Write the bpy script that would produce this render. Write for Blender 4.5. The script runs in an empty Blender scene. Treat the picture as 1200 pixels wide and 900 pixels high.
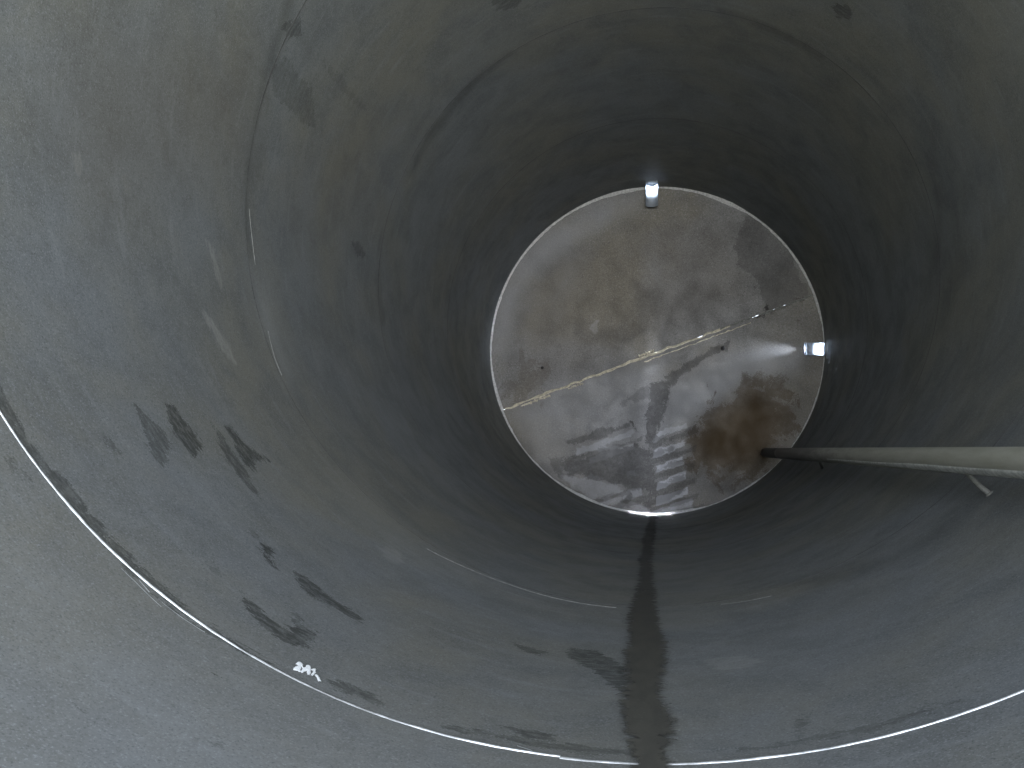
import bpy, bmesh, math, random
import numpy as np
from mathutils import Matrix, Vector
random.seed(7); rng = np.random.default_rng(7)
S = bpy.context.scene
COL = S.collection

# ------------------------------------------------------------------ camera, light, exposure
R = 1.52                                   # inner radius of the tank
F = 1000.0                                 # focal length in photo pixels (1200 wide)
YAW, PITCH, ROLL = math.radians(-10.1), math.radians(4.9), math.radians(-3.2)
CAMX, CAMZ = 0.066 * R, -0.659 * R         # camera seen from the tank's axis (before the roll)
SEAM = [0.995 * R, 2.021 * R, 3.075 * R, 4.13 * R]
E = 5.213 * R                              # inner face of the end plate
AX = R                                     # height of the axis above the lowest point

def rot_cv(y, p):
    cy, sy, cp, sp = math.cos(y), math.sin(y), math.cos(p), math.sin(p)
    return np.array([[cy, 0, sy], [0, 1, 0], [-sy, 0, cy]]) @ np.array([[1, 0, 0], [0, cp, -sp], [0, sp, cp]])
def roll_y(a):                             # turn about the tank's axis (Y) in Blender space
    c, s = math.cos(a), math.sin(a)
    return np.array([[c, 0, s], [0, 1, 0], [-s, 0, c]])
M = rot_cv(YAW, PITCH)
TO_B = np.array([[1, 0, 0], [0, 0, 1], [0, -1, 0]], float)     # camera style axes -> Blender axes
CAMROT = roll_y(ROLL) @ TO_B @ M
CAMPOS = roll_y(ROLL) @ np.array([CAMX, 0, CAMZ]) + np.array([0, 0, AX])

cam = bpy.data.cameras.new('camera'); co = bpy.data.objects.new('camera', cam); COL.objects.link(co)
mw = Matrix.Identity(4)
for r in range(3):
    mw[r][0] = CAMROT[r, 0]; mw[r][1] = -CAMROT[r, 1]; mw[r][2] = -CAMROT[r, 2]; mw[r][3] = CAMPOS[r]
co.matrix_world = mw
cam.sensor_width = 36; cam.lens = F / 1200 * 36; cam.clip_start = .01; cam.clip_end = 500
S.camera = co

W = bpy.data.worlds.new('World'); S.world = W; W.use_nodes = True
wn = W.node_tree.nodes; wl = W.node_tree.links
bg = wn['Background']; bg.inputs['Strength'].default_value = 2.35
tc = wn.new('ShaderNodeTexCoord'); sx = wn.new('ShaderNodeSeparateXYZ'); rp = wn.new('ShaderNodeValToRGB')
wl.new(tc.outputs['Generated'], sx.inputs[0]); 
mr = wn.new('ShaderNodeMapRange'); mr.inputs[1].default_value = -1; mr.inputs[2].default_value = 1
wl.new(sx.outputs['Z'], mr.inputs[0]); wl.new(mr.outputs[0], rp.inputs[0]); wl.new(rp.outputs[0], bg.inputs['Color'])
rp.color_ramp.elements[0].position = .46; rp.color_ramp.elements[0].color = (1.16, 1.21, 1.12, 1)   # pale dry ground outside
rp.color_ramp.elements[1].position = .56; rp.color_ramp.elements[1].color = (.57, .64, .75, 1)   # bright sky

def area(name, loc, aim, size, power, color, spread=180, shape='DISK'):
    l = bpy.data.lights.new(name, 'AREA'); l.shape = shape; l.size = size; l.energy = power; l.color = color
    l.spread = math.radians(spread)
    o = bpy.data.objects.new(name, l); COL.objects.link(o); o.location = loc
    d = Vector(aim) - Vector(loc); o.rotation_euler = d.to_track_quat('-Z', 'Y').to_euler()
    return o
# daylight that falls in through the open end behind the camera
area('open_end_daylight', (2.0, -6.0, 1.0), (-.2, 4.0, 1.6), 3.0, 265, (.93, .97, 1.0))

S.view_settings.view_transform = 'Standard'; S.view_settings.look = 'None'
S.view_settings.exposure = 1.5; S.view_settings.gamma = 1; S.view_settings.use_curve_mapping = False
S.cycles.max_bounces = 7; S.cycles.diffuse_bounces = 6; S.cycles.glossy_bounces = 4
S.cycles.use_denoising = True; S.cycles.sample_clamp_indirect = 4; S.cycles.caustics_reflective = False

# ------------------------------------------------------------------ from photo pixels to the real surfaces
def ray(px, py):
    d = CAMROT @ np.array([(px - 600) / F, (py - 450) / F, 1.0]); return d
def on_shell(px, py, rad=R):
    d = ray(px, py); o = CAMPOS - np.array([0, 0, AX])
    a = d[0]**2 + d[2]**2; b = 2 * (o[0] * d[0] + o[2] * d[2]); c = o[0]**2 + o[2]**2 - rad * rad
    t = (-b + math.sqrt(b * b - 4 * a * c)) / (2 * a)
    p = o + d * t
    return math.atan2(p[0], -p[2]) * rad, p[1]      # arc length from the lowest line, distance along the tank
def on_plate(px, py, y=E):
    d = ray(px, py); t = (y - CAMPOS[1]) / d[1]; p = CAMPOS + d * t
    return p[0], p[2] - AX
def shell_pt(s, y, rad=R):
    th = s / R
    return (rad * math.sin(th), y, AX - rad * math.cos(th))

# ------------------------------------------------------------------ helpers
def link(name, me, mat, parent=None):
    o = bpy.data.objects.new(name, me); COL.objects.link(o)
    if mat and not me.materials: me.materials.append(mat)
    if parent: o.parent = parent
    return o
def mesh(name, v, f, smooth=True):
    me = bpy.data.meshes.new(name); me.from_pydata([tuple(p) for p in v], [], f); me.update()
    if smooth: me.polygons.foreach_set('use_smooth', [True] * len(me.polygons))
    return me
def tag(o, label=None, cat=None, group=None, kind=None):
    if label: o['label'] = label
    if cat: o['category'] = cat
    if group: o['group'] = group
    if kind: o['kind'] = kind
    return o
def empty(name, loc=(0, 0, 0)):
    o = bpy.data.objects.new(name, None); COL.objects.link(o); o.location = loc; return o
def tube(path, radii, seg=16, cap=True):
    v, f = [], []; n = len(path); up0 = None
    for i, p in enumerate(path):
        p = Vector(p); a = Vector(path[max(0, i - 1)]); b = Vector(path[min(n - 1, i + 1)]); t = (b - a).normalized()
        if up0 is None: up0 = t.orthogonal().normalized()
        u = (up0 - t * up0.dot(t)).normalized(); up0 = u; w = t.cross(u)
        r = radii[i] if hasattr(radii, '__len__') else radii
        for k in range(seg):
            q = 2 * math.pi * k / seg; v.append(p + u * (r * math.cos(q)) + w * (r * math.sin(q)))
        if i:
            for k in range(seg):
                k2 = (k + 1) % seg; f.append(((i - 1) * seg + k, (i - 1) * seg + k2, i * seg + k2, i * seg + k))
    if cap: f.append(tuple(range(seg))[::-1]); f.append(tuple(range((n - 1) * seg, n * seg)))
    return v, f
def lathe(profile, axis_o, axis_d, ref, a0=0, a1=2 * math.pi, seg=40):
    """closed (r, h) profile turned about an axis, from angle a0 to a1 measured from ref"""
    d = Vector(axis_d).normalized(); u = Vector(ref); u = (u - d * u.dot(d)).normalized(); w = d.cross(u); o = Vector(axis_o)
    full = abs(a1 - a0 - 2 * math.pi) < 1e-6; n = seg if full else seg + 1; m = len(profile); v, f = [], []
    for i in range(n):
        a = a0 + (a1 - a0) * i / seg
        for r, h in profile: v.append(o + d * h + (u * math.cos(a) + w * math.sin(a)) * r)
    for i in range(seg):
        j = (i + 1) % n
        for k in range(m): k2 = (k + 1) % m; f.append((i * m + k, j * m + k, j * m + k2, i * m + k2))
    if not full: f.append(tuple(range(m))); f.append(tuple(range((n - 1) * m, n * m))[::-1])
    return v, f
def smooth_noise(n, step, amp):
    k = rng.normal(size=n // step + 3); x = np.arange(n) / step; i = x.astype(int); t = x - i; t = t * t * (3 - 2 * t)
    return amp * (k[i] * (1 - t) + k[i + 1] * t)

# marks on steel: signed distances to real outlines, stored on the mesh and given ragged edges by the material
def sdf(P, poly):
    A = np.array(poly); B = np.roll(A, -1, 0); d2 = np.full(len(P), 1e9); ins = np.zeros(len(P), bool)
    for a, b in zip(A, B):
        e = b - a; w = P - a; t = np.clip((w @ e) / max(e @ e, 1e-12), 0, 1); q = w - t[:, None] * e
        d2 = np.minimum(d2, (q * q).sum(1))
        c = ((a[1] <= P[:, 1]) != (b[1] <= P[:, 1]))
        xs = a[0] + (P[:, 1] - a[1]) * e[0] / (e[1] if abs(e[1]) > 1e-12 else 1e-12)
        ins ^= c & (P[:, 0] < xs)
    d = np.sqrt(d2); d[ins] *= -1
    return d
class Marks:
    def __init__(self, fn): self.hard, self.soft, self.fn = [], [], fn
    def h(self, ch, st, pts, w=.03): self.hard.append((ch, st, [self.fn(*p) for p in pts], w))
    def s(self, ch, st, w, pts): self.soft.append((ch, st, [self.fn(*p) for p in pts], w))
    def paint(self, me, P):
        n = len(P); H = np.zeros((n, 4), np.float32); T = np.zeros((n, 4), np.float32); Q = np.zeros((n, 4), np.float32)
        for lst, hard in ((self.hard, 1), (self.soft, 0)):
            for ch, st, poly, w in lst:
                a = np.array(poly); lo, hi = a.min(0) - w * 1.1, a.max(0) + w * 1.1
                ix = np.where((P >= lo).all(1) & (P <= hi).all(1))[0]
                if not len(ix): continue
                val = np.clip(.5 - sdf(P[ix], poly) / (2 * w), 0, 1)
                if hard:
                    g = val > H[ix, ch]; H[ix[g], ch] = val[g]; T[ix[g], ch] = st
                else:
                    val = val * val * (3 - 2 * val); Q[ix, ch] = np.maximum(Q[ix, ch], val * st)
        for nm, arr in (('marks', H), ('strength', T), ('washes', Q)):
            arr[:, 3] = 1; at = me.color_attributes.new(nm, 'FLOAT_COLOR', 'POINT'); at.data.foreach_set('color', arr.ravel())

# ------------------------------------------------------------------ materials
class NT:
    def __init__(self, name):
        self.m = bpy.data.materials.new(name); self.m.use_nodes = True; self.t = self.m.node_tree
        self.b = self.t.nodes['Principled BSDF']
    def n(self, kind, **kw):
        x = self.t.nodes.new(kind)
        for k, v in kw.items(): setattr(x, k, v)
        return x
    def set(self, sock, v):
        if isinstance(v, (int, float)): sock.default_value = v
        elif isinstance(v, tuple): sock.default_value = v if len(v) == len(sock.default_value) else v + (1,)
        else: self.t.links.new(v, sock)
    def math(self, op, a, b=0.0, c=None, clamp=False):
        x = self.n('ShaderNodeMath', operation=op); x.use_clamp = clamp
        self.set(x.inputs[0], a); self.set(x.inputs[1], b)
        if c is not None: self.set(x.inputs[2], c)
        return x.outputs[0]
    def rng(self, v, a, b, c=0.0, d=1.0):
        x = self.n('ShaderNodeMapRange', interpolation_type='SMOOTHSTEP')
        for i, q in enumerate((v, a, b, c, d)): self.set(x.inputs[i], q)
        return x.outputs[0]
    def mix(self, f, a, b, mode='MIX'):
        x = self.n('ShaderNodeMix', data_type='RGBA', blend_type=mode)
        self.set(x.inputs[0], f); self.set(x.inputs[6], a); self.set(x.inputs[7], b); return x.outputs[2]
    def noise(self, co, scale, detail=4, rough=.55, dist=0.0):
        x = self.n('ShaderNodeTexNoise'); self.set(x.inputs['Vector'], co); x.inputs['Scale'].default_value = scale
        x.inputs['Detail'].default_value = detail; x.inputs['Roughness'].default_value = rough; x.inputs['Distortion'].default_value = dist
        return x.outputs['Fac']
    def mapping(self, co, sc):
        x = self.n('ShaderNodeMapping'); self.set(x.inputs[0], co); x.inputs['Scale'].default_value = sc; return x.outputs[0]
    def attr(self, nm):
        x = self.n('ShaderNodeAttribute', attribute_name=nm); s = self.n('ShaderNodeSeparateColor')
        self.t.links.new(x.outputs['Color'], s.inputs[0]); return s.outputs
    def bump(self, h, strength, dist):
        x = self.n('ShaderNodeBump'); x.inputs['Strength'].default_value = strength; x.inputs['Distance'].default_value = dist
        self.set(x.inputs['Height'], h); self.t.links.new(x.outputs[0], self.b.inputs['Normal'])

def steel(name, base, warm, dark, pale, rust, rough=.5, metal=.35, grain=1.0, edge=.8, uvlike=True, blot=1.45, rs=13, holed=.45):
    k = NT(name); tcn = k.n('ShaderNodeTexCoord'); P = tcn.outputs['Object']; U = tcn.outputs['UV'] if uvlike else P
    big = k.noise(P, .9, 5, .6, .4); mid = k.noise(P, 4.5, 6, .62, .3); fine = k.noise(P, 38, 5, .7); speck = k.noise(P, 230 * grain, 2, .6); grit = k.noise(P, 95, 3, .7)
    hoop = k.noise(k.mapping(U, (1.2, 9.0, 1)), 2.2, 6, .62, .5)            # drawn-out streaks round the tank
    hoop2 = k.noise(k.mapping(U, (3.0, 60.0, 1)), 2.0, 3, .6, .1)
    c = k.mix(k.rng(big, .36, .66), base, warm)
    c = k.mix(k.rng(mid, .35, .75, 0, .40 * blot), c, tuple(x * .62 for x in base))
    c = k.mix(k.rng(hoop, .52, .78, 0, .30 * blot), c, tuple(x * 1.45 for x in base))
    c = k.mix(k.rng(hoop2, .58, .8, 0, .10 * blot), c, tuple(x * .5 for x in base))
    c = k.mix(k.rng(fine, .54, .72, 0, .35), c, tuple(x * .5 for x in warm))
    c = k.mix(k.rng(fine, .46, .28, 0, .25), c, tuple(x * 1.5 for x in base))
    c = k.mix(k.rng(grit, .54, .70, 0, .32), c, tuple(x * .5 for x in base)); c = k.mix(k.rng(grit, .46, .30, 0, .28), c, tuple(x * 1.6 for x in base))
    c = k.mix(k.rng(speck, .57, .70, 0, .75), c, tuple(x * .45 for x in base))
    c = k.mix(k.rng(speck, .43, .30, 0, .6), c, tuple(min(1, x * 1.7) for x in base))
    h, st, w = k.attr('marks'), k.attr('strength'), k.attr('washes')
    rag = k.math('MULTIPLY', k.math('ADD', k.math('MULTIPLY', k.math('SUBTRACT', k.noise(k.mapping(U, (1, 2.4, 1)), rs, 9, .74 if uvlike else .62, .8), .5), 2.6),
                                      k.math('MULTIPLY', k.math('SUBTRACT', speck, .5), .5)), edge)
    hole = k.rng(k.noise(k.mapping(U, (1, 2.6, 1)), 24, 7, .74), .36, .60)
    def m(i):
        a = k.rng(k.math('ADD', h[i], rag), .45, .60)
        return k.math('MULTIPLY', k.math('MULTIPLY', a, st[i]), k.rng(hole, 0, 1, holed, 1.05))
    wob = k.math('ADD', .72, k.math('MULTIPLY', mid, .56))
    for i, colr in ((1, pale), (2, rust), (0, dark)):
        c = k.mix(k.math('MULTIPLY', w[i], wob, clamp=True), c, colr)
        c = k.mix(m(i), c, colr)
    k.set(k.b.inputs['Base Color'], c); k.b.inputs['Metallic'].default_value = metal
    k.set(k.b.inputs['Roughness'], k.rng(k.math('ADD', mid, k.math('MULTIPLY', m(0), .3)), .3, .9, rough - .08, rough + .2))
    k.b.inputs['Specular IOR Level'].default_value = .22
    hb = k.math('ADD', k.math('MULTIPLY', big, 6.0), k.math('ADD', k.math('MULTIPLY', mid, 1.0), k.math('MULTIPLY', fine, .22)))
    k.bump(hb, .18, .006)
    return k.m
BASE = (.155, .164, .170); WARM = (.165, .161, .138)
M_SHELL = steel('shell_steel', BASE, WARM, (.028, .030, .027), (.34, .34, .32), (.11, .085, .05), metal=.08, rough=.66)
M_PLATE = steel('end_plate_steel', (.178, .172, .174), (.174, .156, .130), (.045, .041, .040), (.42, .42, .45), (.055, .034, .013), metal=.2, rough=.55, grain=.5, edge=.8, uvlike=False, blot=.8, rs=5.5, holed=.75)

def simple(name, colr, rough, metal=0.0, var=.25, scale=40, bump=.2, dist=.002):
    k = NT(name); P = k.n('ShaderNodeTexCoord').outputs['Object']
    a = k.noise(P, scale, 5, .65); b = k.noise(P, scale * 6, 3, .6)
    c = k.mix(k.rng(a, .35, .7), tuple(min(1, x * (1 + var)) for x in colr), tuple(x * (1 - var) for x in colr))
    c = k.mix(k.rng(b, .55, .7, 0, .5), c, tuple(x * .55 for x in colr))
    k.set(k.b.inputs['Base Color'], c); k.b.inputs['Metallic'].default_value = metal
    k.set(k.b.inputs['Roughness'], k.rng(b, .3, .7, rough - .08, rough + .12)); k.bump(k.math('ADD', a, k.math('MULTIPLY', b, .4)), bump, dist)
    return k.m
M_BEAD = simple('ground_weld_steel', (.62, .63, .64), .38, .6, .2, 60, .5, .002)
M_DULL = simple('dull_weld_steel', (.055, .055, .053), .7, .0, .3, 50, .5, .002)
M_CREAM = simple('chalky_weld', (.52, .46, .36), .95, 0, .35, 35, .5, .003)
k = NT('weathered_pipe'); P = k.n('ShaderNodeTexCoord').outputs['Object']
a = k.noise(k.mapping(P, (4, .6, 4)), 9, 6, .65); b = k.noise(P, 150, 3, .65); sp = k.n('ShaderNodeSeparateXYZ'); k.set(sp.inputs[0], P)
c = k.mix(k.rng(a, .3, .7), (.34, .33, .28), (.26, .255, .20)); c = k.mix(k.rng(b, .55, .72, 0, .5), c, (.2, .2, .17))
c = k.mix(k.rng(k.math('ADD', sp.outputs['Y'], k.math('MULTIPLY', a, 2.2)), 2.7, 4.7), c, (.05, .048, .04))   # shade on the far end, painted as a darker tone
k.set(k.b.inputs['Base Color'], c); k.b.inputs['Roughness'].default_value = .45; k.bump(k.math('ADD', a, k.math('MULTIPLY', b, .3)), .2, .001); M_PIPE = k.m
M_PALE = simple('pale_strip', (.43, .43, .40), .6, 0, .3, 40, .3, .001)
M_SCAR = simple('worn_weld_steel', (.25, .25, .24), .6, .1, .3, 40)
M_BLACK = simple('black_shaded_end', (.03, .032, .03), .6, 0, .3, 30)  # black that stands in for shade on the pipe's far end
M_BRACKET = simple('bracket_steel', (.15, .15, .138), .65, .0, .25, 40)
M_NOZZLE = simple('bright_nozzle_steel', (.28, .30, .335), .5, .1, .06, 30, .1, .001)
M_CHALK = simple('white_chalk', (.86, .87, .88), .9, 0, .08, 300, .4, .001)
M_HOLE_NUB = simple('dark_hole_nub', (.03, .028, .028), .6, .2, .2, 60)
M_OUT = simple('outer_steel', (.2, .2, .2), .6, .2)
k = NT('dirty_water'); ek = k.attr('inset')[0]; P = k.n('ShaderNodeTexCoord').outputs['Object']
a = k.noise(k.mapping(P, (3, 1, 1)), 9, 5, .6); b = k.noise(P, 160, 3, .6)
c = k.mix(k.rng(a, .35, .7), (.078, .075, .064), (.060, .058, .051)); c = k.mix(k.rng(b, .55, .72, 0, .5), c, (.11, .107, .097))
sp = k.n('ShaderNodeSeparateXYZ'); k.set(sp.inputs[0], P)
c = k.mix(k.rng(k.math('ADD', sp.outputs['Y'], k.math('MULTIPLY', a, 1.5)), 3.0, 5.5, 0, .7), c, (.10, .10, .098))   # only damp towards the far end
k.set(k.b.inputs['Base Color'], c); k.b.inputs['Roughness'].default_value = .7; k.b.inputs['Specular IOR Level'].default_value = .12
k.bump(b, .2, .001); M_WATER = k.m
al = k.rng(k.math('ADD', ek, k.math('MULTIPLY', k.math('SUBTRACT', k.noise(k.mapping(P, (1, 2.5, 1)), 14, 9, .75, .6), .5), 2.2)), .36, .66)
k.set(k.b.inputs['Alpha'], k.math('MULTIPLY', al, k.rng(sp.outputs['Y'], 1.0, 5.0, .95, .6)))

# ------------------------------------------------------------------ marks on the shell
MS = Marks(on_shell)
D, PL, RU = 0, 1, 2
for st, pts in [
    (.55, [(154,468),(162,477),(178,490),(196,507),(200,525),(190,547),(182,540),(172,515),(160,490)]),
    (.75, [(193,473),(205,475),(220,495),(235,515),(237,525),(228,537),(215,520),(200,500)]),
    (.75, [(262,494),(270,500),(290,520),(310,535),(322,542),(302,540),(297,552),(285,540),(275,520)]),
    (.6, [(246,490),(262,512),(285,545),(306,577),(303,582),(280,557),(260,528)]),
    (.4, [(120,503),(130,512),(142,530),(138,535),(126,520)]),
    (.85, [(305,635),(320,642),(322,655),(330,669),(320,664),(309,650)]),
    (.75, [(345,670),(358,674),(375,689),(400,705),(425,720),(420,725),(395,713),(370,701),(350,686)]),
    (.75, [(283,690),(300,708),(320,726),(335,736),(350,733),(369,740),(362,756),(345,758),(325,747),(300,727),(285,707)]),
    (.5, [(335,714),(350,718),(360,738),(348,735)]),
    (.6, [(588,849),(610,851),(640,858),(646,866),(610,863)]),
    (.6, [(598,749),(620,755),(642,760),(632,765),(610,759)]),
    (.7, [(668,757),(700,759),(727,774),(738,790),(734,810),(715,801),(700,786),(680,776),(663,765)]),
    (.6, [(385,793),(410,801),(440,813),(447,826),(420,816),(395,806)]),
    (.5, [(330,28),(352,20),(354,40),(335,46)]),
    (.30, [(318,75),(335,63),(350,88),(366,103),(371,152),(355,145),(335,125),(320,112)]),
    (.2, [(370,58),(400,88),(432,132),(410,117),(385,87)]),
    (.45, [(570,-4),(612,-4),(606,10),(585,15)]),
    (.55, [(976,6),(996,6),(997,22),(980,21)]),
    (.5, [(411,283),(420,282),(430,300),(420,303)]),
    (.4, [(930,856),(940,834),(951,840),(936,872)]),
    (.5, [(520,848),(560,853),(600,862),(690,873),(780,882),(780,887),(690,882),(600,868),(520,853)]),
    (.35, [(800,880),(900,872),(990,855),(1060,835),(1120,815),(1125,820),(1050,848),(980,865),(900,877)]),
    (.6, [(-10,430),(20,488),(60,548),(82,568),(132,628),(152,650),(192,690),(250,735),(330,783),(350,795),(250,747),(190,703),(142,659),(100,614),(50,552),(-10,470)]),
    (.35, [(6,530),(20,540),(30,560),(12,556)]), (.4, [(84,830),(96,820),(100,828),(90,838)]), (.3, [(245,868),(258,862),(262,872),(250,876)]),
    (.35, [(290,618),(302,625),(300,630),(288,623)]), (.3, [(245,664),(258,662),(260,672),(248,674)]),
    (.9, [(259,791),(264,791),(264,795),(259,795)]),
]: MS.h(D, st, pts, .03)
for st, pts in [
    (.30, [(243,283),(250,288),(258,315),(265,340),(258,337),(250,312)]),
    (.32, [(238,363),(250,375),(270,405),(277,428),(262,412),(248,387)]),
    (.25, [(83,178),(92,177),(99,202),(90,202)]), (.14, [(142,204),(150,204),(156,228),(148,226)]),
    (.5, [(258,765),(268,768),(276,774),(266,772)]), (.45, [(278,774),(283,780),(284,786),(279,781)]),
    (.25, [(445,640),(470,645),(475,660),(455,658)]),
    (.22, [(820,770),(870,763),(900,772),(850,785)]),
]: MS.h(PL, st, pts, .03)
for ch, st, w, pts in [
    (PL, .16, .10, [(296,330),(315,330),(330,370),(318,395),(302,370)]),
    (PL, .12, .15, [(400,560),(440,580),(500,640),(560,672),(640,700),(600,700),(500,665),(420,610)]),
    (PL, .14, .35, [(-20,600),(120,700),(300,800),(560,890),(560,960),(-20,960)]),
    (D, .18, .10, [(296,120),(312,100),(305,200),(292,290),(286,250)]),  # painted shade beside the second seam
    (D, .35, .06, [(1085,190),(1100,215),(1106,270),(1098,330),(1090,300),(1096,250)]),
    (D, .30, .10, [(940,681),(1050,647),(1110,610),(1112,620),(1050,655),(945,690)]),
    (RU, .26, .25, [(100,20),(300,60),(300,200),(120,260),(60,150)]),
    (D, .34, .035, [(345,-10),(336,30),(322,72),(304,140),(295,190),(291,240),(297,300),(291,300),(285,240),(288,190),(297,140),(312,72),(328,30),(337,-10)]),  # shade along the second seam, painted as a soft dark band
    (PL, .22, .08, [(300,335),(318,345),(345,440),(338,450),(318,410),(300,370)]),
    (D, .34, .03, [(480,205),(490,178),(515,138),(552,94),(600,58),(604,64),(556,102),(522,144),(496,182),(485,207)]),
    (D, .30, .03, [(840,8),(880,20),(930,42),(968,68),(964,76),(926,50),(876,27),(838,15)]),
    (D, .20, .03, [(446,270),(450,270),(447,340),(452,380),(446,380),(441,340)]),
    (D, .16, .12, [(1050,120),(1110,160),(1130,260),(1110,380),(1085,300),(1080,200)]),
    (PL, .10, .20, [(1120,-20),(1220,-20),(1220,120),(1160,80)]),
    (RU, .12, .25, [(330,200),(440,120),(450,260),(350,300)]),
]: MS.s(ch, st, w, pts)

# ------------------------------------------------------------------ the tank
tank = tag(empty('steel_tank', (0, 0, 0)), 'inside of a large horizontal cylindrical steel tank with round flat end plate', 'tank')

NOZ_Y = E - .064; NR = .056
def nozzle_axis(px, py):                       # direction (from the axis) of a nozzle whose root shows at this pixel
    s, y = on_shell(px, py); th = s / R
    return th
d = ray(764, 224); t = (NOZ_Y - CAMPOS[1]) / d[1]; p = CAMPOS + d * t; TH_TOP = math.atan2(p[0], -(p[2] - AX) ) 
def th_at(px, py):
    d = ray(px, py); t = (NOZ_Y - CAMPOS[1]) / d[1]; p = CAMPOS + d * t
    return math.atan2(p[0], -(p[2] - AX))
TH_TOP, TH_RIGHT = th_at(764, 218), th_at(956, 409)

NT_ = 760                                      # vertices round the tank; the split lies at the lowest line, under the water
def course(y0, y1, ny, name, parent, holes=()):
    th = np.linspace(-math.pi, math.pi, NT_ + 1); th[0] += 1e-9
    th = np.linspace(0, 2 * math.pi, NT_ + 1)
    ys = np.linspace(y0, y1, ny + 1)
    T, Y = np.meshgrid(th, ys); T = T.ravel(); Y = Y.ravel()
    # plates are never quite true: very slight dishing between the seams
    u = (Y - y0) / (y1 - y0)
    rr = R + .004 * np.sin(math.pi * np.clip(u, 0, 1)) + .0025 * np.sin(3 * T + y0 * 5) * np.sin(math.pi * u)
    V = np.c_[rr * np.sin(T), Y, AX - rr * np.cos(T)]
    n1 = NT_ + 1; idx = np.arange(n1 * ny).reshape(ny, n1)[:, :-1].ravel()
    Fq = np.c_[idx, idx + n1, idx + n1 + 1, idx + 1]
    if holes:
        C = V[Fq].mean(1); keep = np.ones(len(Fq), bool)
        for h in holes:
            h, hy = h; ax = np.array([math.sin(h), 0, -math.cos(h)]); q = C - np.array([0, hy, AX])
            perp = q - (q @ ax)[:, None] * ax
            keep &= ~((np.linalg.norm(perp, axis=1) < NR - .004) & (q @ ax > 0))
        Fq = Fq[keep]
    nv = len(V)
    # outer skin and the rim faces, coarse
    KO = 96; to = np.linspace(0, 2 * math.pi, KO + 1)[:-1]; ro = R + .014
    O = []; FO = []
    if not holes:
        for yy in (y0, y1):
            for a_ in to: O.append((ro * math.sin(a_), yy, AX - ro * math.cos(a_)))
        for q in range(KO):
            q2 = (q + 1) % KO; FO.append((nv + q, nv + q2, nv + KO + q2, nv + KO + q))
    me = bpy.data.meshes.new(name)
    me.from_pydata(np.vstack([V, np.array(O).reshape(-1, 3)]).tolist(), [], Fq.tolist() + FO); me.update()
    me.polygons.foreach_set('use_smooth', [True] * len(me.polygons))
    s = T.copy(); s[s > math.pi] -= 2 * math.pi
    P2 = np.vstack([np.c_[s * R, Y], np.full((len(O), 2), -99.0)])
    MS.paint(me, P2)
    uv = me.uv_layers.new(name='UVMap'); li = np.zeros(len(me.loops), np.int32); me.loops.foreach_get('vertex_index', li)
    full = np.vstack([np.c_[T * R, Y], np.zeros((len(O), 2))]); uv.data.foreach_set('uv', full[li].astype(np.float32).ravel())
    return link(name, me, M_SHELL, parent)
ed = [-.30 * R] + SEAM + [E + .012]
labels = ['nearest pale blue grey plate ring in front of the bright weld', 'plate ring with dark stains and chalk scrawl beyond the bright weld',
          'middle plate ring between the second and third seams', 'dim plate ring before the last seam', 'darkest plate ring against the end plate']
for i in range(5):
    c_ = course(ed[i], ed[i + 1], (120, 120, 90, 60, 60)[i], 'plate_ring', tank, ((TH_TOP, E - .14), (TH_RIGHT, E - .064)) if i == 4 else ())
    c_['label'] = labels[i]

def ring_bead(y, width, height, mat, name, parent, a0=0.0, a1=2 * math.pi, seg=1500, wob=.0012, wfn=None):
    n = seg + 1; th = np.linspace(a0, a1, n); w = width * (1 + smooth_noise(n, 3, .12) + smooth_noise(n, 24, .22)) * (1 if wfn is None else wfn(th)); w = np.maximum(w, width * .2); hh = height * (1 + smooth_noise(n, 4, .14) + smooth_noise(n, 55, .22))
    yo = y + smooth_noise(n, 30, wob) + smooth_noise(n, 160, wob * 1.5)
    v, f = [], []; prof = [(-1, 0), (-.7, .72), (0, 1), (.7, .72), (1, 0)]; m = len(prof)
    for i in range(n):
        for pu, pv in prof:
            r = R + .003 - (.003 + max(.0004, hh[i])) * pv
            v.append((r * math.sin(th[i]), yo[i] + w[i] / 2 * pu, AX - r * math.cos(th[i])))
        if i:
            for k_ in range(m - 1): f.append(((i - 1) * m + k_, i * m + k_, i * m + k_ + 1, (i - 1) * m + k_ + 1))
    return link(name, mesh(name, v, f), mat, parent)
b1 = ring_bead(SEAM[0], .0072, .0026, M_BEAD, 'weld_bead', tank, wfn=lambda t: .62 + .5 * np.exp(-((t - .15) / .75) ** 2) + .5 * np.exp(-((t - 2 * math.pi + .45) / .55) ** 2)); b1['label'] = 'bright ground weld ring nearest the viewer'
ring_bead(SEAM[1], .009, .0011, M_DULL, 'weld_bead', tank)
ring_bead(SEAM[2], .010, .0011, M_DULL, 'weld_bead', tank)
ring_bead(SEAM[3], .010, .0011, M_DULL, 'weld_bead', tank)
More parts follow.
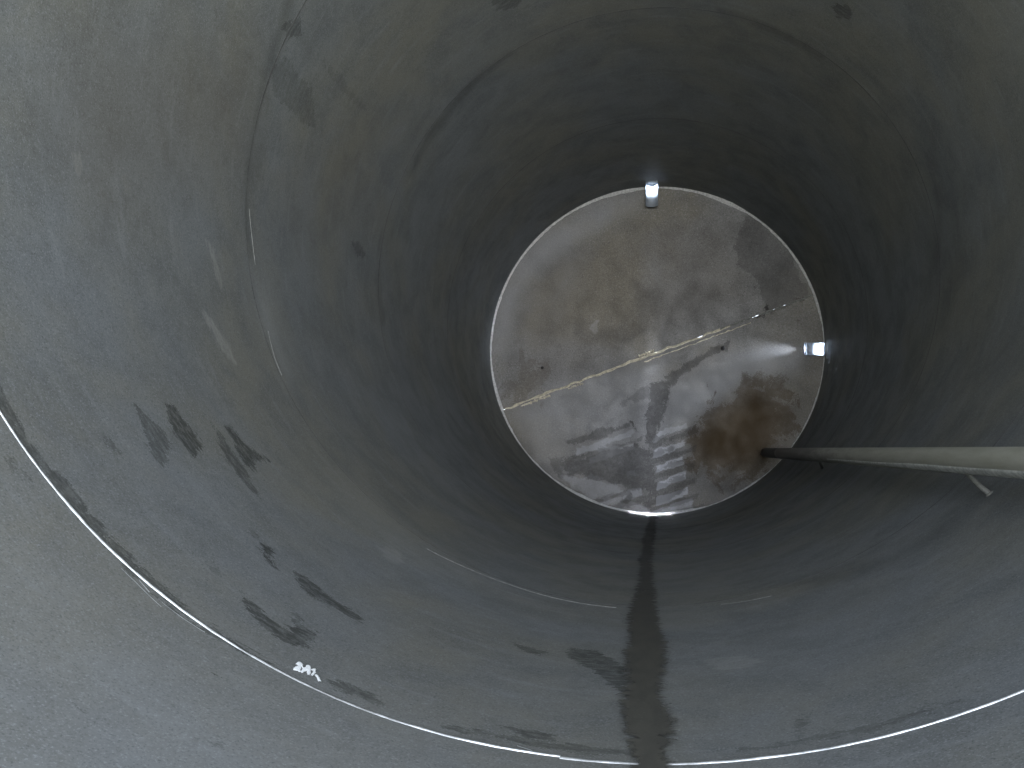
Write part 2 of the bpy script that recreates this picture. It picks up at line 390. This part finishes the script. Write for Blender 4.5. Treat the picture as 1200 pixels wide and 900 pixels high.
# stray passes beside the near seam
def scar(pts, width, height, mat, name='weld_scar', parent=tank):
    P = [np.array(on_shell(*p)) for p in pts]; v, f = [], []; path = []
    for a_, b_ in zip(P[:-1], P[1:]):
        for q in range(14): path.append(a_ + (b_ - a_) * q / 14)
    path.append(P[-1]); n = len(path)
    w = width * (1 + smooth_noise(n, 3, .2)) * np.sin(np.linspace(.25, math.pi - .25, n)); 
    for i in range(n):
        a_, b_ = path[max(0, i - 1)], path[min(n - 1, i + 1)]; t_ = (b_ - a_) / (np.linalg.norm(b_ - a_) + 1e-9); nn = np.array([-t_[1], t_[0]])
        for u_, h_ in ((-1, -.002), (0, height), (1, -.002)):
            q = path[i] + nn * w[i] / 2 * u_; v.append(shell_pt(q[0], q[1], R + .0015 - h_))
        if i:
            for k_ in (0, 1): f.append(((i - 1) * 3 + k_, i * 3 + k_, i * 3 + k_ + 1, (i - 1) * 3 + k_ + 1))
    return link(name, mesh(name, v, f), mat, parent)
scar([(142, 666), (158, 681), (176, 699), (189, 711)], .006, .002, M_BEAD)
scar([(163, 680), (170, 688), (175, 694)], .006, .0025, M_BEAD)
scar([(190, 706), (215, 725), (240, 741)], .005, .002, M_BEAD)
scar([(606, 874), (622, 879), (630, 885)], .006, .002, M_BEAD)
scar([(500, 643), (530, 658), (560, 671), (600, 686), (660, 703), (722, 712)], .008, .003, M_SCAR)
scar([(292, 245), (296, 285), (299, 310)], .007, .004, M_SCAR)
scar([(314, 388), (322, 420), (330, 440)], .007, .004, M_SCAR)
scar([(845, 708), (875, 704), (904, 698)], .008, .002, M_SCAR)

# end plate: two plates butted along a slanting weld
MP = Marks(on_plate)
for st, pts in [
    (.30, [(872,250),(888,246),(922,290),(947,335),(952,348),(902,372),(893,350),(885,330),(870,315),(860,290)]),
    (.85, [(889,334),(897,336),(903,348),(904,362),(897,374),(889,371),(896,362),(896,348)]),
    (.7, [(882,326),(886,326),(888,336),(884,336)]), (.6, [(877,315),(881,315),(881,320),(877,320)]),
    (.7, [(880,250),(890,252),(894,263),(884,264)]),
    (.5, [(762,449),(783,447),(781,470),(773,500),(768,522),(756,522),(757,497),(761,472)]),
    (.4, [(780,442),(800,427),(830,410),(856,398),(852,411),(830,418),(812,432),(790,449)]),
    (.40, [(690,531),(720,525),(745,518),(762,528),(770,555),(768,577),(740,572),(700,562),(668,556),(655,545)]),
    (.40, [(655,540),(690,527),(700,534),(662,551)]), (.35, [(660,520),(700,505),(740,494),(738,501),(700,515)]),
    (.7, [(700,535),(722,529),(738,534),(736,548),(715,550)]), (.6, [(742,545),(762,540),(768,562),(750,568)]), (.6, [(672,548),(690,540),(700,552),(684,560)]), (.5, [(716,556),(736,553),(742,570),(722,568)]),
    (.45, [(725,586),(738,580),(742,588),(728,594)]), (.95, [(738,494),(741,493),(748,506),(746,508)]),
    (.5, [(736,515),(748,512),(752,530),(742,530)]), (.4, [(752,588),(800,571),(806,575),(760,596)]), (.3, [(640,535),(660,535),(658,560),(648,552)]),
    (.25, [(718,468),(760,452),(762,466),(730,476)]), (.4, [(912,388),(918,386),(920,392),(914,394)]), (.35, [(760,532),(800,518),(800,523),(762,537)]),
    (.35, [(762,551),(800,538),(800,543),(764,556)]), (.35, [(764,569),(802,556),(803,563),(766,575)]), (.35, [(762,513),(815,497),(818,502),(764,518)]),
]: MP.h(D, min(.95, st * 1.15), pts, .05)
for st, pts in [
    (.45, [(680,522),(705,520),(735,523),(746,518),(737,528),(690,529)]),
    (.4, [(718,513),(742,501),(745,508),(722,518)]), (.3, [(660,560),(690,558),(730,572),(735,580),(700,582),(675,575)]), (.3, [(700,580),(740,590),(770,600),(740,602),(715,594)]),
    (.3, [(724,512),(730,509),(733,520),(726,522)]), (.25, [(692,385),(698,374),(702,376),(697,390)]), (.3, [(735,552),(746,549),(744,557),(736,558)]),
    (.35, [(770,598),(810,590),(815,596),(775,604)]),
]: MP.h(PL, st, pts, .05)
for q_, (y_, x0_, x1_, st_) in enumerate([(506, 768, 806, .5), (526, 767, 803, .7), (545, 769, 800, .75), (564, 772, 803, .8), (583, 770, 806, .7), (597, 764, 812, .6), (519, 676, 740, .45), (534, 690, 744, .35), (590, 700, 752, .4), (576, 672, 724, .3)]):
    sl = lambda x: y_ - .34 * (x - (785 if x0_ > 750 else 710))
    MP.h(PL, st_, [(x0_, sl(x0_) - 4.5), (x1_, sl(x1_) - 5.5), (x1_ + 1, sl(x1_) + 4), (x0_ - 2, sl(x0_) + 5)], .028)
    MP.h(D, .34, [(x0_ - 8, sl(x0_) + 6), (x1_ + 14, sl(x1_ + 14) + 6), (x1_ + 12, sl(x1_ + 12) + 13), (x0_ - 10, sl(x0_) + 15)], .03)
for st, pts in [(.75, [(815,500),(840,472),(868,452),(892,440),(912,452),(928,482),(934,502),(906,525),(908,545),(890,560),(850,561),(822,556),(802,535),(802,512)]),
                (.8, [(900,475),(925,485),(932,505),(905,500)]), (.7, [(935,356),(945,350),(946,358),(938,362)]),
                (.35, [(610,418),(640,436),(625,466),(603,475),(598,455)])]: MP.h(RU, st * .75, pts, .22)
for ch, st, w, pts in [
    (RU, .27, .22, [(620,330),(660,295),(720,275),(790,252),(855,262),(868,320),(875,348),(800,385),(700,425),(620,455),(610,420)]),
    (RU, .92, .19, [(840,485),(885,455),(922,485),(905,535),(855,555),(818,540),(812,515)]),
    (PL, .20, .15, [(600,480),(700,440),(770,420),(760,450),(755,500),(740,590),(690,590),(630,545)]),
    (PL, .38, .12, [(782,450),(830,424),(900,408),(945,412),(935,432),(872,446),(830,480),(795,505),(778,500)]),
    (PL, .15, .09, [(576,410),(585,355),(620,300),(690,240),(760,222),(750,245),(690,275),(640,310),(605,350),(592,420)]),
    (D, .22, .08, [(855,265),(890,262),(940,330),(900,370),(868,310)]),
    (D, .35, .07, [(600,500),(640,550),(690,585),(690,595),(640,570),(600,520)]),
    (D, .25, .10, [(830,560),(900,550),(880,575),(830,590)]),
]: MP.s(ch, st, w, pts)
wa, wb = np.array(on_plate(592, 479.5)), np.array(on_plate(953, 345.5))
wd = (wb - wa) / np.linalg.norm(wb - wa); wnrm = np.array([-wd[1], wd[0]]); q0 = wa @ wnrm
def half_plate(sign, name):
    g = .0105; Rm = R + .02; us = np.arange(-Rm, Rm + g, g); n = int((Rm + abs(q0) + .1) / g); qs = q0 + sign * (.002 + np.arange(n) * g)
    U_, Q_ = np.meshgrid(us, qs); P = U_.ravel()[:, None] * wd + Q_.ravel()[:, None] * wnrm; m = len(us)
    idx = np.arange(len(P)).reshape(n, m)[:-1, :-1].ravel(); Fq = np.c_[idx, idx + 1, idx + m + 1, idx + m]
    rad = np.hypot(P[:, 0], P[:, 1]); Fq = Fq[(rad[Fq] < R + .03).any(1)]
    used = np.unique(Fq); mp = np.full(len(P), -1); mp[used] = np.arange(len(used)); P = P[used]; Fq = mp[Fq]
    if sign < 0: Fq = Fq[:, ::-1]
    dish = .004 * (np.sin(P[:, 0] * 2.1 + sign) * np.sin(P[:, 1] * 1.7 + .4)) + (.001 if sign > 0 else -.001)
    V = np.c_[P[:, 0], np.full(len(P), E) + dish, P[:, 1] + AX]
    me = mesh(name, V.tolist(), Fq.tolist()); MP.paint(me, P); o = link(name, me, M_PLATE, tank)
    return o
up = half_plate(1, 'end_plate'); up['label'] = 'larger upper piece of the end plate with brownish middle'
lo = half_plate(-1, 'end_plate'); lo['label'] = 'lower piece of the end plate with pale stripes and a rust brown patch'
# weld between the two plates: uneven chalky bead, grey at its right end
def plate_bead(a_, b_, width, height, mat, name, off=0.0, jag=.25):
    n = 320; v, f = [], []; w = width * (1 + smooth_noise(n, 5, jag * .5) + smooth_noise(n, 16, jag)); hh = height * (1 + smooth_noise(n, 6, .15)); so = smooth_noise(n, 9, width * .18)
    w = np.maximum(w, width * .25)
    for i in range(n):
        c_ = a_ + (b_ - a_) * i / (n - 1) + wnrm * (off + so[i])
        for u_, h_ in ((-1, -.006), (-.5, .7), (.5, .8), (1, -.006)):
            q = c_ + wnrm * w[i] / 2 * u_; v.append((q[0], E - (hh[i] * h_ if h_ > 0 else h_), q[1] + AX))
        if i:
            for k_ in range(3): f.append(((i - 1) * 4 + k_, (i - 1) * 4 + k_ + 1, i * 4 + k_ + 1, i * 4 + k_))
    return link(name, mesh(name, v, f), mat, tank)
L_ = lambda t_: wa + (wb - wa) * t_
o = plate_bead(L_(0), L_(.74), .027, .009, M_CREAM, 'weld_bead', 0, .3); o['label'] = 'chalky cream weld slanting across the end plate'
plate_bead(L_(.70), L_(1.0), .018, .008, M_BRACKET, 'weld_bead')
plate_bead(L_(.46), L_(.80), .014, .008, M_CREAM, 'weld_bead', -.04)
for t0, t1, off in ((.05, .15, -.026), (.21, .26, -.026), (.45, .50, .03)):
    plate_bead(L_(t0), L_(t1), .02, .008, M_CREAM, 'weld_spatter', off, .5)
# fillet weld round the end plate
def fillet(name, mat):
    n = 1200; th = np.linspace(0, 2 * math.pi, n); leg = .018 * (1 + smooth_noise(n, 4, .09) + smooth_noise(n, 40, .3)); leg = np.clip(leg, .007, .04); v, f = [], []
    for i in range(n):
        for pr, py_ in ((.004, -leg[i] * 1.1), (-leg[i] * .5, -leg[i] * .55), (-leg[i] * 1.1, .006)):
            r = R + pr; v.append((r * math.sin(th[i]), E + py_, AX - r * math.cos(th[i])))
        if i:
            for k_ in (0, 1): f.append(((i - 1) * 3 + k_, i * 3 + k_, i * 3 + k_ + 1, (i - 1) * 3 + k_ + 1))
    return link(name, mesh(name, v, f), mat, tank)
fl = fillet('fillet_weld', simple('fillet_steel', (.55, .54, .53), .5, .1, .25, 60, .4, .002))
# dark raised nubs standing in for small holes in the end plate
def hole_nub(px, py, r):
    x, z = on_plate(px, py); v, f = lathe([(0, .004), (r, .004), (r, -.006), (r * .7, -.010), (0, -.011)], (x, E, z + AX), (0, 1, 0), (1, 0, 0), seg=14)
    return link('hole_nub', mesh('hole_nub', v, f), M_HOLE_NUB, tank)
hole_nub(847, 408, .020); hole_nub(635.5, 431, .015)

# nozzles: pipe stubs through the shell with the inner length cut away to a trough
def nozzle(th, length, label, ringtip, power, NOZ_Y, spread, beam, tilt, cone):
    ax = Vector((math.sin(th), 0, -math.cos(th))); root = Vector((0, NOZ_Y, AX)) + ax * R
    v, f = lathe([(NR - .005, -.016), (NR, -.016), (NR, .16), (NR - .005, .16)], root, ax, (0, -1, 0))
    o = tag(link('nozzle', mesh('nozzle', v, f), M_NOZZLE, tank), label)
    v, f = lathe([(NR - .005, -length), (NR, -length), (NR, -.0165), (NR - .005, -.0165)], root, ax, (0, 1, 0), -math.pi * .5, math.pi * .5, 24)
    link('trough', mesh('trough', v, f), M_NOZZLE, o)
    if ringtip:
        v, f = lathe([(NR - .006, -length - .012), (NR + .002, -length - .012), (NR + .002, -length - .0005), (NR - .006, -length - .0005)], root, ax, (0, 1, 0))
        link('rim', mesh('rim', v, f), M_NOZZLE, o)
    area('nozzle_daylight', root + ax * .45, root - ax, .34, power, (.70, .83, 1.0), spread)
    area('nozzle_sky_beam', root + ax * .14, root + ax * .14 - ax + Vector((0, tilt, 0)), .07, beam, (.80, .88, 1.0), cone)
    return o
nozzle(TH_TOP, .215, 'bright daylit pipe stub at the top of the end plate', False, 42, E - .14, 170, .6, .022, 9)
nozzle(TH_RIGHT, .17, 'bright daylit pipe stub at the right rim of the end plate', True, 40, E - .064, 170, .20, .15, 28)

# chalk scrawl
def chalk(strokes):
    v, f = [], []
    for st in strokes:
        P = [np.array(on_shell(330 + x / 20, 765 + y / 20)) for x, y in st]; path = []
        for a_, b_ in zip(P[:-1], P[1:]):
            for q in range(5): path.append(a_ + (b_ - a_) * q / 5)
        path.append(P[-1]); n = len(path); base = len(v)
        for i in range(n):
            a_, b_ = path[max(0, i - 1)], path[min(n - 1, i + 1)]; t_ = (b_ - a_) / (np.linalg.norm(b_ - a_) + 1e-9); nn = np.array([-t_[1], t_[0]])
            w = .0028 * (1 + .3 * rng.normal())
            for u_ in (-1, 1):
                q = path[i] + nn * w * u_; v.append(shell_pt(q[0], q[1], R - .0015))
            v.append(shell_pt(path[i][0], path[i][1], R - .0026))
            if i:
                j = base + 3 * i
                f.append((j - 3, j, j + 2, j - 1)); f.append((j - 1, j + 2, j + 1, j - 2))
    return link('chalk_writing', mesh('chalk_writing', v, f), M_CHALK, tank)
cw = chalk([[(340,300),(430,240),(450,290),(390,340)], [(390,340),(330,370),(285,415),(400,425)], [(300,400),(420,340)], [(440,310),(400,430),(430,475)], [(455,310),(520,400)],
            [(430,475),(560,405),(610,310),(640,320),(650,400),(630,470),(620,545)], [(560,400),(650,420)], [(600,360),(640,440)], [(680,425),(770,390),(762,470),(690,555)], [(800,530),(850,600),(890,695)]])
cw['label'] = 'white chalk scrawl beside the bright weld'

# ------------------------------------------------------------------ long pipe on brackets along the right side
def at_depth(px, py, y):
    d_ = ray(px, py); return Vector(CAMPOS + d_ * ((y - CAMPOS[1]) / d_[1]))
PE = at_depth(897, 530.5, E * .972); PN = at_depth(1200, 542.5, 2.33)
pd = (PN - PE).normalized(); PR = .0405
PS = PE + pd * ((PE.y - .75) / -pd.y)
pipe = tag(empty('pipe', PN), 'long pale grey pipe running along the right side of the tank on small brackets', 'pipe')
pipe_inv = Vector(PN)
def local(v): return [Vector(p) - pipe_inv for p in v]
def along(y): return PE + pd * ((PE.y - y) / -pd.y)
ys = np.linspace(E * .972 - .9, .75, 60)
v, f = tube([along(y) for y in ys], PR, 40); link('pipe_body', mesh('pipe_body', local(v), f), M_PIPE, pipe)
v, f = tube([along(E * .972 - .96), along(E * .972 - .94), along(E * .972 - .30), along(E * .972)], [PR * .97, PR * 1.0, PR * .98, PR * .98], 28)
qs = np.linspace(4.7, .75, 90); v, f = [], []; KS = 9  # raised pale strip imitates floor bounce on the pipe's lower side
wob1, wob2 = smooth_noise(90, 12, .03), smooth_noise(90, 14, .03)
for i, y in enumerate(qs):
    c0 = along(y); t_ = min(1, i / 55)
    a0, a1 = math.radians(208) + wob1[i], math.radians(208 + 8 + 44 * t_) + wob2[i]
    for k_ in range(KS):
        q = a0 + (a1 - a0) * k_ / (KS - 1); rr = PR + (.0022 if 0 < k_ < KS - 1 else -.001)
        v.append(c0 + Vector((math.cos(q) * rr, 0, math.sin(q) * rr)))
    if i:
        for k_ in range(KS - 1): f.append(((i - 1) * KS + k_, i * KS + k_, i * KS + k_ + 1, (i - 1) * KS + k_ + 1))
ws = link('bounce_strip', mesh('bounce_strip', local(v), f), M_PALE, pipe); ws['label'] = 'paler strip imitating floor bounce along the underside of the pipe'
v, f = tube([along(E * .972 - .96), along(E * .972 - .94), along(E * .972 - .30), along(E * .972)], [PR * .97, PR * 1.0, PR * .98, PR * .98], 28)  # shaded end of the pipe, made as a separate black length
eb = link('shaded_end', mesh('shaded_end', local(v), f), M_BLACK, pipe); eb['label'] = 'far end of the pipe, coloured black for shade'
def bracket(px, py, px2, py2, y):
    a_ = along(y + .0); s_, yy = on_shell(px2, py2); b_ = Vector(shell_pt(s_, yy, R + .003))
    dd = (b_ - a_).normalized(); st = a_ + dd * (PR - .006)
    side = Vector((0, .004, .006))
    v, f = tube([st, st + (b_ - st) * .35 + side, st + (b_ - st) * .7 - side * .4, b_], [.009, .0075, .0085, .0085], 10)
    o = link('bracket', mesh('bracket', local(v), f), M_BRACKET, pipe)
    v, f = lathe([(0, 0), (.014, 0), (.010, -.004), (0, -.005)], b_ - Vector((math.sin(s_ / R), 0, -math.cos(s_ / R))) * .0005, (math.sin(s_ / R), 0, -math.cos(s_ / R)), (0, 1, 0), seg=14)
    link('foot', mesh('foot', local(v), f), M_BRACKET, o)
def y_at_px(px):                               # where along the pipe its axis crosses this pixel column
    best = min(np.linspace(1.5, E * .95, 3000), key=lambda y: abs(project(along(y))[0] - px)); return best
def project(p):
    q = CAMROT.T @ (np.array(p) - CAMPOS); return 600 + F * q[0] / q[2], 450 + F * q[1] / q[2]
bracket(1137, 560, 1159, 578, y_at_px(1112)); bracket(958, 540, 963, 548, y_at_px(957))

# ------------------------------------------------------------------ strip of dirty water along the bottom
ctl = [(640, 752, 766), (665, 750, 765), (690, 746, 765), (720, 738, 771), (745, 735, 776), (765, 734, 779), (800, 736, 776), (815, 733, 777), (835, 731, 786), (855, 733, 789), (862, 740, 786), (880, 742, 781), (900, 744, 785)]
Ys = []; Ls = []; Rs = []
for py, xl, xr in ctl:
    a_, b_ = on_shell(xl, py), on_shell(xr, py); Ys.append((a_[1] + b_[1]) / 2); Ls.append(a_[0]); Rs.append(b_[0])
Ys = np.array(Ys[::-1]); Ls = np.array(Ls[::-1]); Rs = np.array(Rs[::-1])
yy = np.linspace(.35, E - .25, 620); n = len(yy)
lf = np.interp(yy, Ys, Ls) + smooth_noise(n, 20, .004); rt = np.interp(yy, Ys, Rs) + smooth_noise(n, 20, .004)
ins = []
v, f = [], []; K = 13
for i in range(n):
    for k_ in range(K):
        t_ = k_ / (K - 1); s_ = lf[i] - .022 + (rt[i] - lf[i] + .044) * t_; ins.append(min(1.0, min(s_ - lf[i], rt[i] - s_) / .06 + .5))
        v.append(shell_pt(s_, yy[i], R + (.001 if k_ in (0, K - 1) else -.0042)))
    if i:
        for k_ in range(K - 1): f.append(((i - 1) * K + k_, (i - 1) * K + k_ + 1, i * K + k_ + 1, i * K + k_))
wm = mesh('water', v, f); at = wm.color_attributes.new('inset', 'FLOAT_COLOR', 'POINT')
at.data.foreach_set('color', np.repeat(np.clip(np.array(ins), 0, 1)[:, None], 4, 1).astype(np.float32).ravel())
wt = link('water', wm, M_WATER)
tag(wt, 'dark strip of dirty water lying along the lowest line of the tank', 'water', kind='structure')
